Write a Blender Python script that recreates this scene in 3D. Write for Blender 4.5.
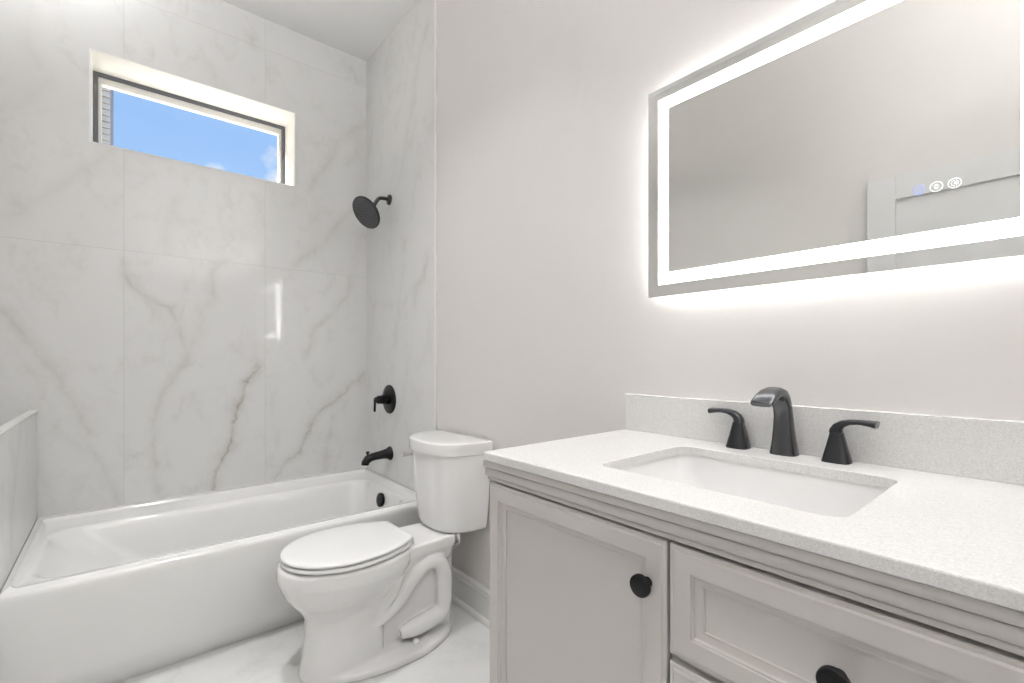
import bpy, bmesh, math, random
from mathutils import Vector, Matrix
for o in list(bpy.data.objects): bpy.data.objects.remove(o, do_unlink=True)
SC = bpy.context.scene
COL = SC.collection
PI = math.pi

# ------------------------------------------------------------------ camera, world, sun, exposure
cam_d = bpy.data.cameras.new('camera'); cam = bpy.data.objects.new('camera', cam_d); COL.objects.link(cam)
cam.location = (-1.2042, 0.0, 1.1342)
cam.rotation_euler = (PI/2, 0, -0.6947)
cam_d.sensor_width = 36; cam_d.lens = 36*466.2/1024; cam_d.shift_y = 16.46/1024
cam_d.clip_start = 0.02
SC.camera = cam
SC.view_settings.view_transform = 'Standard'; SC.view_settings.look = 'None'
SC.view_settings.gamma = 1; SC.view_settings.use_curve_mapping = False
SC.view_settings.exposure = -0.06
LIGHT = dict(bowl=190.0, bowl_tub=27.0, down=2.5, down_tub=7.0, led=10.0, back=25.0, sun=50.0, sky=1.05)  # bowl and down entries feed the added ceiling fill lamps

def nodes_of(m):
    m.use_nodes = True; nt = m.node_tree; nt.nodes.clear(); return nt
W = bpy.data.worlds.new('sky'); SC.world = W; W.use_nodes = True
nt = W.node_tree; nt.nodes.clear()
def N(nt, t, **kw):
    n = nt.nodes.new(t)
    for k, v in kw.items(): setattr(n, k, v)
    return n
def math_n(nt, op, a, b=None, c=None, clamp=False):
    n = N(nt, 'ShaderNodeMath', operation=op, use_clamp=clamp)
    for i, v in enumerate((a, b, c)):
        if v is None: continue
        if isinstance(v, (int, float)): n.inputs[i].default_value = v
        else: nt.links.new(v, n.inputs[i])
    return n.outputs[0]
def vmath(nt, op, a, b=None, out=0, scale=None):
    n = N(nt, 'ShaderNodeVectorMath', operation=op)
    for i, v in enumerate((a, b)):
        if v is None: continue
        if isinstance(v, (tuple, list, Vector)): n.inputs[i].default_value = v
        else: nt.links.new(v, n.inputs[i])
    if scale is not None:
        if isinstance(scale, (int, float)): n.inputs['Scale'].default_value = scale
        else: nt.links.new(scale, n.inputs['Scale'])
    return n.outputs[out]
def mixc(nt, f, a, b):
    n = N(nt, 'ShaderNodeMix', data_type='RGBA')
    for i, v in ((0, f), (6, a), (7, b)):
        if isinstance(v, (int, float)): n.inputs[i].default_value = v
        elif isinstance(v, tuple): n.inputs[i].default_value = (*v, 1) if len(v) == 3 else v
        else: nt.links.new(v, n.inputs[i])
    return n.outputs[2]
def noise(nt, vec, scale, detail=4, rough=.55, out=0, dist=0):
    n = N(nt, 'ShaderNodeTexNoise'); n.inputs['Scale'].default_value = scale
    n.inputs['Detail'].default_value = detail; n.inputs['Roughness'].default_value = rough
    n.inputs['Distortion'].default_value = dist
    if vec is not None: nt.links.new(vec, n.inputs['Vector'])
    return n.outputs[out]
# blue sky, a few fair-weather clouds low to the right
tc = N(nt, 'ShaderNodeTexCoord'); d = tc.outputs['Generated']
def blob(dv, r):
    ds = vmath(nt, 'DISTANCE', d, Vector(dv).normalized(), out=1)
    return math_n(nt, 'SUBTRACT', 1.0, math_n(nt, 'DIVIDE', ds, r), clamp=True)
b1 = blob((.255, 1.092, .438), .085); b2 = blob((.150, 1.176, .400), .045); b3 = blob((.270, 1.085, .372), .055)
bl = math_n(nt, 'MAXIMUM', math_n(nt, 'MULTIPLY', b1, .62), math_n(nt, 'MAXIMUM', math_n(nt, 'MULTIPLY', b2, .8), math_n(nt, 'MULTIPLY', b3, 1.25)))
nz = noise(nt, d, 22, 7, .65)
cl = math_n(nt, 'MULTIPLY', math_n(nt, 'SUBTRACT', math_n(nt, 'ADD', bl, math_n(nt, 'MULTIPLY', nz, 1.1)), 1.0), 2.6, clamp=True)
sep = N(nt, 'ShaderNodeSeparateXYZ'); nt.links.new(d, sep.inputs[0])
h = math_n(nt, 'MULTIPLY', sep.outputs[2], 1.3, clamp=True)
skyc = mixc(nt, h, (.42, .66, .98), (.25, .47, .93))
skyc = mixc(nt, math_n(nt, 'MULTIPLY', cl, .9), skyc, (.82, .90, 1.0))
bg = N(nt, 'ShaderNodeBackground'); nt.links.new(skyc, bg.inputs[0]); bg.inputs[1].default_value = LIGHT['sky']
wo = N(nt, 'ShaderNodeOutputWorld'); nt.links.new(bg.outputs[0], wo.inputs[0])

sun_d = bpy.data.lights.new('sun', 'SUN'); sun = bpy.data.objects.new('sun', sun_d); COL.objects.link(sun)
sun_d.energy = LIGHT['sun']; sun_d.angle = .01; sun_d.color = (1, .95, .86)
sun.rotation_euler = Vector((.62, -.50, -1)).to_track_quat('-Z', 'Y').to_euler()
sun.location = (-1, 6, 8)

# ------------------------------------------------------------------ helpers
def wloc(o):
    v = Vector((0, 0, 0))
    while o is not None: v += o.location; o = o.parent
    return v
def obj(name, bm, mat, parent=None, smooth=None, label=None, kind=None):
    """link bm (in world coordinates) as one mesh object; smooth = autosmooth angle in degrees"""
    bmesh.ops.recalc_face_normals(bm, faces=bm.faces[:])
    if parent is not None: bmesh.ops.translate(bm, vec=-wloc(parent), verts=bm.verts[:])
    me = bpy.data.meshes.new(name); 
    if smooth:
        a = math.radians(smooth)
        for f in bm.faces: f.smooth = True
        for e in bm.edges:
            if len(e.link_faces) == 2 and e.calc_face_angle(0) > a: e.smooth = False
    bm.to_mesh(me); bm.free()
    for m in (mat if isinstance(mat, (list, tuple)) else [mat]): me.materials.append(m)
    o = bpy.data.objects.new(name, me); COL.objects.link(o)
    if parent is not None: o.parent = parent
    if label: o['label'] = label
    if kind: o['kind'] = kind
    return o
def thing(name, loc, label, cat, group=None):
    o = bpy.data.objects.new(name, None); COL.objects.link(o); o.location = loc; o.empty_display_size = .05
    o['label'] = label; o['category'] = cat
    if group: o['group'] = group
    return o
def struct(name, bm, mat, label=None, parent=None, smooth=None):
    o = obj(name, bm, mat, parent, smooth)
    if parent is None: o['kind'] = 'structure'; o['label'] = label; o['category'] = CATS.get(name.split('_')[0], name.split('_')[0])
    return o
CATS = {'trim': 'trim', 'wall': 'wall', 'baseboard': 'baseboard'}
def box(bm, x0, x1, y0, y1, z0, z1, bev=0, seg=2):
    vs = [bm.verts.new((x, y, z)) for x in (x0, x1) for y in (y0, y1) for z in (z0, z1)]
    fs = [bm.faces.new([vs[i] for i in q]) for q in ((0,1,3,2),(4,6,7,5),(0,4,5,1),(2,3,7,6),(0,2,6,4),(1,5,7,3))]
    if bev:
        es = list({e for f in fs for e in f.edges})
        bmesh.ops.bevel(bm, geom=es, offset=bev, segments=seg, affect='EDGES', profile=.5)
def loft(bm, rings, cap0=True, cap1=True, close=True):
    R = [[bm.verts.new(p) for p in r] for r in rings]
    n = len(R[0])
    for a, b in zip(R, R[1:]):
        for i in range(n if close else n-1):
            j = (i+1) % n
            try: bm.faces.new((a[i], a[j], b[j], b[i]))
            except ValueError: pass
    if cap0: bm.faces.new(R[0][::-1])
    if cap1: bm.faces.new(R[-1])
    return R
def frame_of(t):
    t = Vector(t).normalized(); up = Vector((0, 0, 1)) if abs(t.z) < .9 else Vector((0, 1, 0))
    a = t.cross(up).normalized(); b = a.cross(t).normalized(); return t, a, b
def lathe(bm, o, axis, prof, n=32, cap0=True, cap1=True):
    """prof: (distance along axis, radius)"""
    t, a, b = frame_of(axis); o = Vector(o)
    rings = [[o + t*s + (a*math.cos(2*PI*i/n) + b*math.sin(2*PI*i/n))*r for i in range(n)] for s, r in prof]
    loft(bm, rings, cap0, cap1)
def smooth_path(pts, n=8):
    pts = [Vector(p) for p in pts]; out = []
    for i in range(len(pts)-1):
        p0 = pts[max(i-1, 0)]; p1 = pts[i]; p2 = pts[i+1]; p3 = pts[min(i+2, len(pts)-1)]
        for k in range(n):
            t = k/n
            out.append(.5*((2*p1) + (p2-p0)*t + (2*p0-5*p1+4*p2-p3)*t*t + (3*p1-p0-3*p2+p3)*t**3))
    out.append(pts[-1]); return out
def tube(bm, pts, r, n=16, sub=8):
    """r: a number or one radius per control point"""
    rs = r if isinstance(r, (list, tuple)) else [r]*len(pts)
    P = smooth_path(pts, sub) if sub > 1 else [Vector(p) for p in pts]
    RR = [x.x for x in smooth_path([(q, 0, 0) for q in rs], sub)] if sub > 1 else rs
    t0 = (P[1]-P[0]).normalized(); _, a, b = frame_of(t0); rings = []
    for i, p in enumerate(P):
        t = (P[min(i+1, len(P)-1)] - P[max(i-1, 0)]).normalized()
        a = (a - t*a.dot(t)).normalized(); b = t.cross(a)
        rings.append([p + (a*math.cos(2*PI*k/n) + b*math.sin(2*PI*k/n))*RR[i] for k in range(n)])
    loft(bm, rings)
def rrect(x0, x1, y0, y1, r, n=8):
    """rounded rectangle, 4*(n+1) points, counter-clockwise from +x+y corner"""
    pts = []
    for cx, cy, a0 in ((x1-r, y1-r, 0), (x0+r, y1-r, 90), (x0+r, y0+r, 180), (x1-r, y0+r, 270)):
        for k in range(n+1):
            a = math.radians(a0 + 90*k/n); pts.append((cx + r*math.cos(a), cy + r*math.sin(a)))
    return pts
def rring(x0, x1, y0, y1, r, z, n=8):
    return [(x, y, z(x, y) if callable(z) else z) for x, y in rrect(x0, x1, y0, y1, r, n)]

# ------------------------------------------------------------------ materials
def pbr(name, col, rough=.5, metal=0, coat=0, spec=.5, bump=None, emit=None):
    m = bpy.data.materials.new(name); nt = nodes_of(m)
    p = N(nt, 'ShaderNodeBsdfPrincipled'); out = N(nt, 'ShaderNodeOutputMaterial')
    nt.links.new(p.outputs[0], out.inputs[0])
    p.inputs['Roughness'].default_value = rough; p.inputs['Metallic'].default_value = metal
    p.inputs['Coat Weight'].default_value = coat; p.inputs['Coat Roughness'].default_value = .05
    p.inputs['Specular IOR Level'].default_value = spec
    tc = N(nt, 'ShaderNodeTexCoord')
    nz = noise(nt, tc.outputs['Object'], 6, 3)
    c2 = tuple(max(0, c*.975) for c in col)
    nt.links.new(mixc(nt, nz, col, c2), p.inputs['Base Color'])
    if bump:
        b = N(nt, 'ShaderNodeBump'); b.inputs['Strength'].default_value = bump[1]; b.inputs['Distance'].default_value = .002
        nt.links.new(noise(nt, tc.outputs['Object'], bump[0], 3), b.inputs['Height']); nt.links.new(b.outputs[0], p.inputs['Normal'])
    return m
def emis(name, col, s):
    m = bpy.data.materials.new(name); nt = nodes_of(m)
    e = N(nt, 'ShaderNodeEmission'); e.inputs[0].default_value = (*col, 1); e.inputs[1].default_value = s
    out = N(nt, 'ShaderNodeOutputMaterial'); nt.links.new(e.outputs[0], out.inputs[0]); return m

def marble(name, ax_u, ax_v, joints_u, joints_v, strokes, seed, grout=.0015, gcol=(.52, .51, .50), base=(.76, .76, .755), rough=.06):
    """polished marble-look porcelain: veins are polylines in the (u, v) plane of the slab, broken up by noise"""
    m = bpy.data.materials.new(name); nt = nodes_of(m)
    tc = N(nt, 'ShaderNodeTexCoord'); sp = N(nt, 'ShaderNodeSeparateXYZ'); nt.links.new(tc.outputs['Object'], sp.inputs[0])
    u, v = sp.outputs[ax_u], sp.outputs[ax_v]
    cb = N(nt, 'ShaderNodeCombineXYZ'); nt.links.new(u, cb.inputs[0]); nt.links.new(v, cb.inputs[1])
    P0 = cb.outputs[0]
    sh = vmath(nt, 'ADD', P0, (seed*3.1, seed*1.7, seed))
    w1 = vmath(nt, 'SUBTRACT', noise(nt, sh, 6, 5, .6, out=1), (.5, .5, .5))
    w2 = vmath(nt, 'SUBTRACT', noise(nt, sh, 30, 3, .6, out=1), (.5, .5, .5))
    P = vmath(nt, 'ADD', P0, vmath(nt, 'SCALE', w1, scale=.09)); P = vmath(nt, 'ADD', P, vmath(nt, 'SCALE', w2, scale=.030))
    P = vmath(nt, 'MULTIPLY', P, (1, 1, 0))
    core = None; halo = None
    for pts, wd, st in strokes:
        for a, b in zip(pts, pts[1:]):
            A = Vector((a[0], a[1], 0)); B = Vector((b[0], b[1], 0)); ba = B - A; L2 = max(ba.dot(ba), 1e-8)
            pa = vmath(nt, 'SUBTRACT', P, A)
            hh = math_n(nt, 'MULTIPLY', vmath(nt, 'DOT_PRODUCT', pa, ba/L2, out=1), 1.0, clamp=True)
            dd = vmath(nt, 'DISTANCE', pa, vmath(nt, 'SCALE', tuple(ba), scale=hh), out=1)
            iv = math_n(nt, 'MULTIPLY', math_n(nt, 'MULTIPLY_ADD', dd, -1/(wd*7), 1.0, clamp=True), st)
            halo = iv if halo is None else math_n(nt, 'MAXIMUM', halo, iv)
    bn = noise(nt, sh, 9, 5, .65)
    if halo is not None:
        hs = math_n(nt, 'POWER', halo, 2.2)
        core = math_n(nt, 'POWER', halo, 12.0)
        f = math_n(nt, 'ADD', math_n(nt, 'MULTIPLY', math_n(nt, 'MULTIPLY', hs, math_n(nt, 'MULTIPLY_ADD', bn, 1.8, -.25, clamp=True)), .50), math_n(nt, 'MULTIPLY', math_n(nt, 'MULTIPLY', core, math_n(nt, 'MULTIPLY_ADD', bn, 3.0, -.85, clamp=True)), .75), clamp=True)
    else: f = 0.0
    # faint wandering veins everywhere
    fv = noise(nt, vmath(nt, 'ADD', vmath(nt, 'MULTIPLY', P, (1.6, .9, 1)), (seed, 2*seed, 0)), 2.2, 6, .6)
    fa = math_n(nt, 'POWER', math_n(nt, 'SUBTRACT', 1.0, math_n(nt, 'MULTIPLY', math_n(nt, 'ABSOLUTE', math_n(nt, 'SUBTRACT', fv, .5)), 14.0), clamp=True), 2.0)
    f2 = math_n(nt, 'MULTIPLY', math_n(nt, 'MULTIPLY', fa, math_n(nt, 'MULTIPLY_ADD', bn, 2.5, -1.0, clamp=True)), .32)
    cloud = noise(nt, sh, 1.6, 4, .5)
    c = mixc(nt, cloud, tuple(x*.965 for x in base), tuple(min(1, x*1.03) for x in base))
    c = mixc(nt, f2, c, (.44, .41, .375))
    if halo is not None: c = mixc(nt, math_n(nt, 'MULTIPLY', f, 1.0), c, (.45, .42, .385))
    # joints between the big tiles
    g = None
    for s, js in ((u, joints_u), (v, joints_v)):
        for j in js:
            e = math_n(nt, 'LESS_THAN', math_n(nt, 'ABSOLUTE', math_n(nt, 'SUBTRACT', s, j)), grout)
            g = e if g is None else math_n(nt, 'MAXIMUM', g, e)
    p = N(nt, 'ShaderNodeBsdfPrincipled'); out = N(nt, 'ShaderNodeOutputMaterial'); nt.links.new(p.outputs[0], out.inputs[0])
    p.inputs['Roughness'].default_value = rough
    if g is not None:
        c = mixc(nt, math_n(nt, 'MULTIPLY', g, .6), c, gcol)
        nt.links.new(math_n(nt, 'MULTIPLY_ADD', g, .5, rough), p.inputs['Roughness'])
    nt.links.new(c, p.inputs['Base Color'])
    return m

M = {}
M['paint'] = pbr('wall_paint', (.745, .722, .705), .55, bump=(220, .05))
M['ceil'] = pbr('ceiling_paint', (.91, .91, .91), .7)
M['trimw'] = pbr('white_trim', (.80, .79, .775), .35)
M['reveal'] = pbr('reveal_white', (.86, .86, .84), .4)
M['porc'] = pbr('porcelain', (.87, .865, .86), .07, coat=.5)
M['acryl'] = pbr('tub_acrylic', (.87, .87, .86), .12, coat=.4)
M['seat'] = pbr('seat_plastic', (.88, .88, .88), .16)
M['cab'] = pbr('cabinet_paint', (.58, .556, .535), .38)
M['cabdark'] = pbr('cabinet_inside', (.10, .09, .085), .7)
M['black'] = pbr('matte_black_metal', (.012, .012, .013), .32, .6)
M['bronze'] = pbr('dark_brushed_metal', (.050, .052, .056), .30, .85)
M['spout'] = pbr('brushed_dark_spout_metal', (.095, .097, .102), .24, .95)
M['chrome'] = pbr('chrome', (.82, .82, .83), .08, 1)
M['rubber'] = pbr('grey_nozzle_rubber', (.05, .05, .054), .6)
M['nozzle'] = pbr('pale_nozzle_rubber', (.20, .20, .21), .6)
M['frame'] = pbr('window_frame_grey', (.12, .125, .14), .5)
M['sash'] = pbr('window_sash_white', (.84, .83, .80), .4)
M['door'] = pbr('door_paint', (.74, .74, .745), .4)
M['hous'] = pbr('mirror_housing', (.75, .75, .76), .4, .6)
M['siding'] = pbr('neighbour_siding', (.50, .465, .42), .8)
M['mirror'] = pbr('mirror_silver', (.74, .745, .728), .012, 1)
M['led'] = emis('mirror_led_band', (1, .995, .985), LIGHT['led'])
M['ledback'] = emis('mirror_back_led', (1, .985, .97), LIGHT['back'])
M['btnw'] = emis('touch_icon_white', (1, 1, 1), 1.3)
M['btnb'] = emis('touch_icon_blue', (.52, .60, 1.0), 1.05)
M['fill_lamp'] = emis('fill_bowl_diffuser', (1, .998, .992), LIGHT['bowl']); M['fill_lamp_tub'] = emis('tub_fill_bowl_diffuser', (1, .998, .992), LIGHT['bowl_tub'])  # glow of the added fill bowls
M['canin'] = pbr('fill_downlight_reflector', (.75, .75, .75), .35)
# quartz with fine speckles
m = pbr('white_quartz', (.75, .745, .735), .22); nt = m.node_tree; p = [n for n in nt.nodes if n.type == 'BSDF_PRINCIPLED'][0]
tc = N(nt, 'ShaderNodeTexCoord')
vo = N(nt, 'ShaderNodeTexVoronoi'); vo.inputs['Scale'].default_value = 520; nt.links.new(tc.outputs['Object'], vo.inputs['Vector'])
hs = N(nt, 'ShaderNodeSeparateColor'); nt.links.new(vo.outputs['Color'], hs.inputs[0])
s1 = math_n(nt, 'GREATER_THAN', hs.outputs[0], .72); s2 = math_n(nt, 'GREATER_THAN', hs.outputs[1], .82)
c = mixc(nt, math_n(nt, 'MULTIPLY', s1, .5), (.75, .745, .735), (.63, .615, .595))
c = mixc(nt, math_n(nt, 'MULTIPLY', s2, .5), c, (.86, .86, .86))
nt.links.new(c, p.inputs['Base Color']); M['quartz'] = m
# window glass: clear, with a weak reflection
m = bpy.data.materials.new('window_glass'); nt = nodes_of(m)
tr = N(nt, 'ShaderNodeBsdfTransparent'); gl = N(nt, 'ShaderNodeBsdfGlossy'); gl.inputs['Roughness'].default_value = .02
fr = N(nt, 'ShaderNodeFresnel'); fr.inputs[0].default_value = 1.45
mx = N(nt, 'ShaderNodeMixShader'); nt.links.new(math_n(nt, 'MULTIPLY', fr.outputs[0], .6), mx.inputs[0])
nt.links.new(tr.outputs[0], mx.inputs[1]); nt.links.new(gl.outputs[0], mx.inputs[2])
out = N(nt, 'ShaderNodeOutputMaterial'); nt.links.new(mx.outputs[0], out.inputs[0]); M['glass'] = m

# ------------------------------------------------------------------ the room
D, ZC, XL = 2.8994, 3.0387, -1.4935        # tiled wall face, ceiling, face of the half wall at the tub's end
TE = 2.0423                                 # front edge of the tiled part of the right wall
ZJ = (.4277, 1.6483, 2.8686)
XJ = (-1.8131, -1.2029, -.5926)
BACKV = [ # vein polylines measured on the photograph's back wall, given as wall coordinates (x, z)
 ([(-1.514, 2.662), (-1.532, 2.493), (-1.501, 2.410)], 0.008, 0.60),
 ([(-1.461, 2.369), (-1.535, 2.250), (-1.605, 2.123)], 0.010, 0.60),
 ([(-1.253, 2.114), (-1.416, 1.901), (-1.585, 1.738)], 0.012, 0.70),
 ([(-1.495, 1.913), (-1.573, 1.787)], 0.008, 0.50),
 ([(-1.600, 1.333), (-1.532, 1.212), (-1.426, 1.049), (-1.354, 0.882), (-1.320, 0.792)], 0.012, 0.85),
 ([(-1.320, 0.723), (-1.281, 0.601), (-1.221, 0.449)], 0.008, 0.80),
 ([(-1.582, 1.211), (-1.480, 0.989), (-1.426, 0.794), (-1.320, 0.695)], 0.010, 0.60),
 ([(-1.550, 1.388), (-1.517, 1.299)], 0.007, 0.50),
 ([(-1.492, 0.652), (-1.439, 0.475)], 0.008, 0.60),
 ([(-1.202, 1.588), (-1.177, 1.481), (-1.081, 1.406), (-1.021, 1.385), (-0.980, 1.271), (-0.955, 1.175)], 0.010, 0.90),
 ([(-0.796, 1.641), (-0.851, 1.587), (-0.842, 1.456), (-0.895, 1.373), (-0.908, 1.243), (-0.942, 1.175), (-1.021, 0.998), (-1.073, 0.891), (-1.089, 0.625), (-1.065, 0.453)], 0.009, 0.85),
 ([(-1.073, 1.397), (-1.049, 1.269), (-0.971, 1.175)], 0.012, 0.60),
 ([(-0.634, 1.089), (-0.688, 1.019), (-0.698, 0.948), (-0.745, 0.826), (-0.764, 0.655), (-0.851, 0.444)], 0.011, 1.00),
 ([(-0.106, 1.643), (-0.131, 1.515), (-0.253, 1.371), (-0.324, 1.308), (-0.341, 1.217), (-0.369, 1.158)], 0.009, 0.85),
 ([(-0.022, 1.038), (-0.150, 0.916), (-0.271, 0.843), (-0.369, 0.719), (-0.397, 0.604), (-0.495, 0.536), (-0.543, 0.457)], 0.010, 0.95),
 ([(-0.229, 0.767), (-0.241, 0.603), (-0.271, 0.455)], 0.009, 0.80),
 ([(-0.022, 2.651), (-0.168, 2.479), (-0.253, 2.290), (-0.352, 2.145)], 0.011, 0.80),
 ([(0.005, 2.531), (-0.131, 2.347)], 0.008, 0.70),
 ([(-0.061, 2.105), (-0.193, 1.954), (-0.271, 1.837), (-0.441, 1.676)], 0.011, 0.80),
 ([(-0.271, 2.182), (-0.295, 1.893), (-0.386, 1.759)], 0.010, 0.50),
 ([(-0.996, 1.944), (-1.029, 1.822), (-1.037, 1.710)], 0.010, 0.70),
 ([(-0.881, 2.664), (-0.796, 2.581)], 0.014, 0.50),
 ([(-0.683, 2.914), (-0.644, 2.865)], 0.010, 0.80),
 ([(-0.634, 1.985), (-0.599, 1.886)], 0.007, 0.70),
 ([(-1.217, 2.676), (-1.180, 2.582)], 0.008, 0.70),
 ([(-0.099, 2.947), (-0.074, 2.906)], 0.007, 0.80),
]
RIGHTV = [
 ([(2.110, 2.855), (2.205, 2.712), (2.329, 2.395), (2.425, 2.161)], 0.012, 0.70),
 ([(2.249, 2.386), (2.376, 2.168)], 0.010, 0.60),
 ([(2.567, 2.744), (2.608, 2.590)], 0.010, 0.40),
 ([(2.110, 1.646), (2.162, 1.545), (2.227, 1.511), (2.249, 1.412)], 0.010, 0.80),
 ([(2.376, 1.657), (2.475, 1.277), (2.580, 1.146)], 0.012, 0.60),
 ([(2.317, 1.150), (2.400, 0.899), (2.553, 0.636)], 0.012, 0.60),
 ([(2.750, 1.492), (2.811, 1.310)], 0.010, 0.50),
]
XB = (-1.94,) + XJ + (.1,); ZB = (-.1,) + ZJ + (3.14,)
BACKT = []                                  # one slab material per tile of the back wall
for i in range(4):
    for k in range(4):
        near = [s for s in BACKV if any(XB[i]-.03 < x < XB[i+1]+.03 and ZB[k]-.03 < z < ZB[k+1]+.03 for x, z in s[0])]
        BACKT.append(marble('marble_tile_back', 0, 2, XJ, ZJ, near, 1.3 + .9*i + 2.3*k))
M['tile_right_lit'] = marble('marble_tile_right_lit', 1, 2, (2.289,), ZJ, RIGHTV, 4.1, base=(.79, .79, .785))  # same tile as the back wall, base paled for the brighter light here
M['tile_half'] = marble('marble_tile_half_wall', 1, 2, (), (), [([(2.15,.1),(2.3,.4),(2.28,.6),(2.5,.95)], .01, .7)], 7.7)
M['tile_floor'] = marble('marble_tile_floor', 0, 1, (-1.83, -1.22, -.61), (.61, 1.83), [([(-1.3,1.6),(-1.0,1.9),(-.8,1.95),(-.62,2.1)], .012, .6), ([(-.02,1.15),(-.12,1.4),(-.3,1.5)], .012, .5), ([(-1.4,1.2),(-.9,1.7)], .012, .5)], 11.0, rough=.12, base=(.80, .80, .79))
YN, XW, YB = -1.35, -1.84, 3.16             # near wall, left wall, outer face of the back wall
WX0, WX1, WZ0, WZ1 = -1.3212, -.4384, 2.1354, 2.5597
L = .004                                    # window reveal lining
bm = bmesh.new()
xs = sorted(set(XB + (WX0-L, WX1+L))); zs = sorted(set(ZB + (WZ0-L, WZ1+L)))
V = {(i, k, y): bm.verts.new((x, y, z)) for i, x in enumerate(xs) for k, z in enumerate(zs) for y in (D, YB)}
for i in range(len(xs)-1):
    for k in range(len(zs)-1):
        xm, zm = (xs[i]+xs[i+1])/2, (zs[k]+zs[k+1])/2
        if WX0-L < xm < WX1+L and WZ0-L < zm < WZ1+L: continue
        ti = max(j for j in range(4) if XB[j] < xm); tk = max(j for j in range(4) if ZB[j] < zm)
        for y in (D, YB):
            f = bm.faces.new([V[i,k,y], V[i+1,k,y], V[i+1,k+1,y], V[i,k+1,y]]); f.material_index = ti*4 + tk
for e in [e for e in bm.edges if len(e.link_faces) == 1]:      # close the rims (outer edge and window opening)
    a, b = e.verts
    if a.co.y > D+.01: continue
    a2, b2 = [next(v for v in bm.verts if v.co.y > D+.01 and abs(v.co.x-p.co.x)+abs(v.co.z-p.co.z) < 1e-6) for p in (a, b)]
    bm.faces.new((a, b, b2, a2))
struct('wall_back', bm, BACKT, 'marble-look tiled wall behind the bathtub with a high window')
bm = bmesh.new(); box(bm, .0, .1, YN-.1, D, -.1, ZC+.1); struct('wall_right', bm, M['paint'], 'painted wall behind the toilet, vanity and mirror')
bm = bmesh.new(); box(bm, -.006, .0, TE, D, .36, ZC); struct('wall_alcove', bm, M['tile_right_lit'], 'marble-look tiled end of the tub alcove carrying the shower fittings')
bm = bmesh.new(); box(bm, XW-.1, XW, YN-.1, D, -.1, ZC+.1); struct('wall_left', bm, M['paint'], 'painted wall opposite the vanity, seen only in the mirror')
bm = bmesh.new(); box(bm, XW, 0, YN-.1, YN, -.1, ZC+.1); struct('wall_near', bm, M['paint'], 'painted wall behind the camera')
bm = bmesh.new(); box(bm, XW, 0, YN, D, -.1, 0); struct('floor', bm, M['tile_floor'], 'pale marble-look tiled floor')
bm = bmesh.new(); box(bm, XW, 0, YN, D, ZC, ZC+.1); struct('ceiling', bm, M['ceil'], 'plain white ceiling')
bm = bmesh.new(); box(bm, XL-.022, XL, 1.99, D, 0, .9068-.006); struct('wall_half', bm, M['tile_half'], 'low tiled half wall closing the left end of the bathtub')
bm = bmesh.new(); box(bm, XL-.025, XL+.001, 1.985, D, .9008, .9078, .001); struct('trim_3', bm, M['trimw'], 'light cap strip along the top of the low tiled half wall')
bm = bmesh.new(); box(bm, -.009, .0, TE-.014, TE, .40, ZC, .0015); struct('trim_1', bm, M['trimw'], 'thin white vertical strip where the alcove tile meets the painted wall')
# window reveal lining with its thin bright edge
bm = bmesh.new(); y0, y1 = D-.0015, YB
box(bm, WX0-L, WX1+L, y0, y1, WZ0-L, WZ0); box(bm, WX0-L, WX1+L, y0, y1, WZ1, WZ1+L)
box(bm, WX0-L, WX0, y0, y1, WZ0, WZ1); box(bm, WX1, WX1+L, y0, y1, WZ0, WZ1)
struct('trim_2', bm, M['reveal'], 'white lining around the deep window opening')
# window: dark outer frame, white sash, glass
win = bpy.data.objects.new('window_1', None); COL.objects.link(win); win.location = (0, 3.11, 2.35)
win['kind'] = 'structure'; win['label'] = 'high narrow horizontal window above the bathtub'; win['category'] = 'window'
def rect_frame(bm, x0, x1, z0, z1, y0, y1, s, t, b, bev=0):
    box(bm, x0, x1, y0, y1, z1-t, z1, bev); box(bm, x0, x1, y0, y1, z0, z0+b, bev)
    box(bm, x0, x0+s, y0, y1, z0+b, z1-t, bev); box(bm, x1-s, x1, y0, y1, z0+b, z1-t, bev)
bm = bmesh.new(); rect_frame(bm, WX0, WX1, WZ0, WZ1, 3.105, YB, .019, .016, .02); struct('window_frame', bm, M['frame'], parent=win)
bm = bmesh.new(); rect_frame(bm, WX0+.019, WX1-.019, WZ0+.02, WZ1-.016, 3.118, 3.15, .014, .034, .016, .002); struct('sash', bm, M['sash'], parent=win)
bm = bmesh.new(); box(bm, WX0+.031, WX1-.031, 3.132, 3.137, WZ0+.034, WZ1-.048); struct('pane', bm, M['glass'], parent=win)
# baseboard with cap bead and shoe moulding (profile extruded along the wall)
def baseboard(name, prof, p0, p1, side, label):
    bm = bmesh.new(); rings = []
    for q in (p0, p1): rings.append([(q[0] + side[0]*a, q[1] + side[1]*a, z) for a, z in prof])
    loft(bm, rings); return struct(name, bm, M['trimw'], label)
BP = [(0,0),(.030,0),(.030,.006),(.028,.013),(.024,.019),(.018,.022),(.015,.0225),(.015,.108),(.019,.111),(.021,.116),(.0195,.121),(.015,.123),(.0145,.127),(.0165,.130),(.0165,.137),(.013,.143),(.006,.146),(0,.146)]
baseboard('baseboard_right', BP, (0, .90, 0), (0, TE-.016, 0), (-1, 0), 'white moulded baseboard between toilet and vanity')
baseboard('baseboard_left', BP, (XW, YN, 0), (XW, D, 0), (1, 0), 'white baseboard along the wall opposite the vanity')
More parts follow.
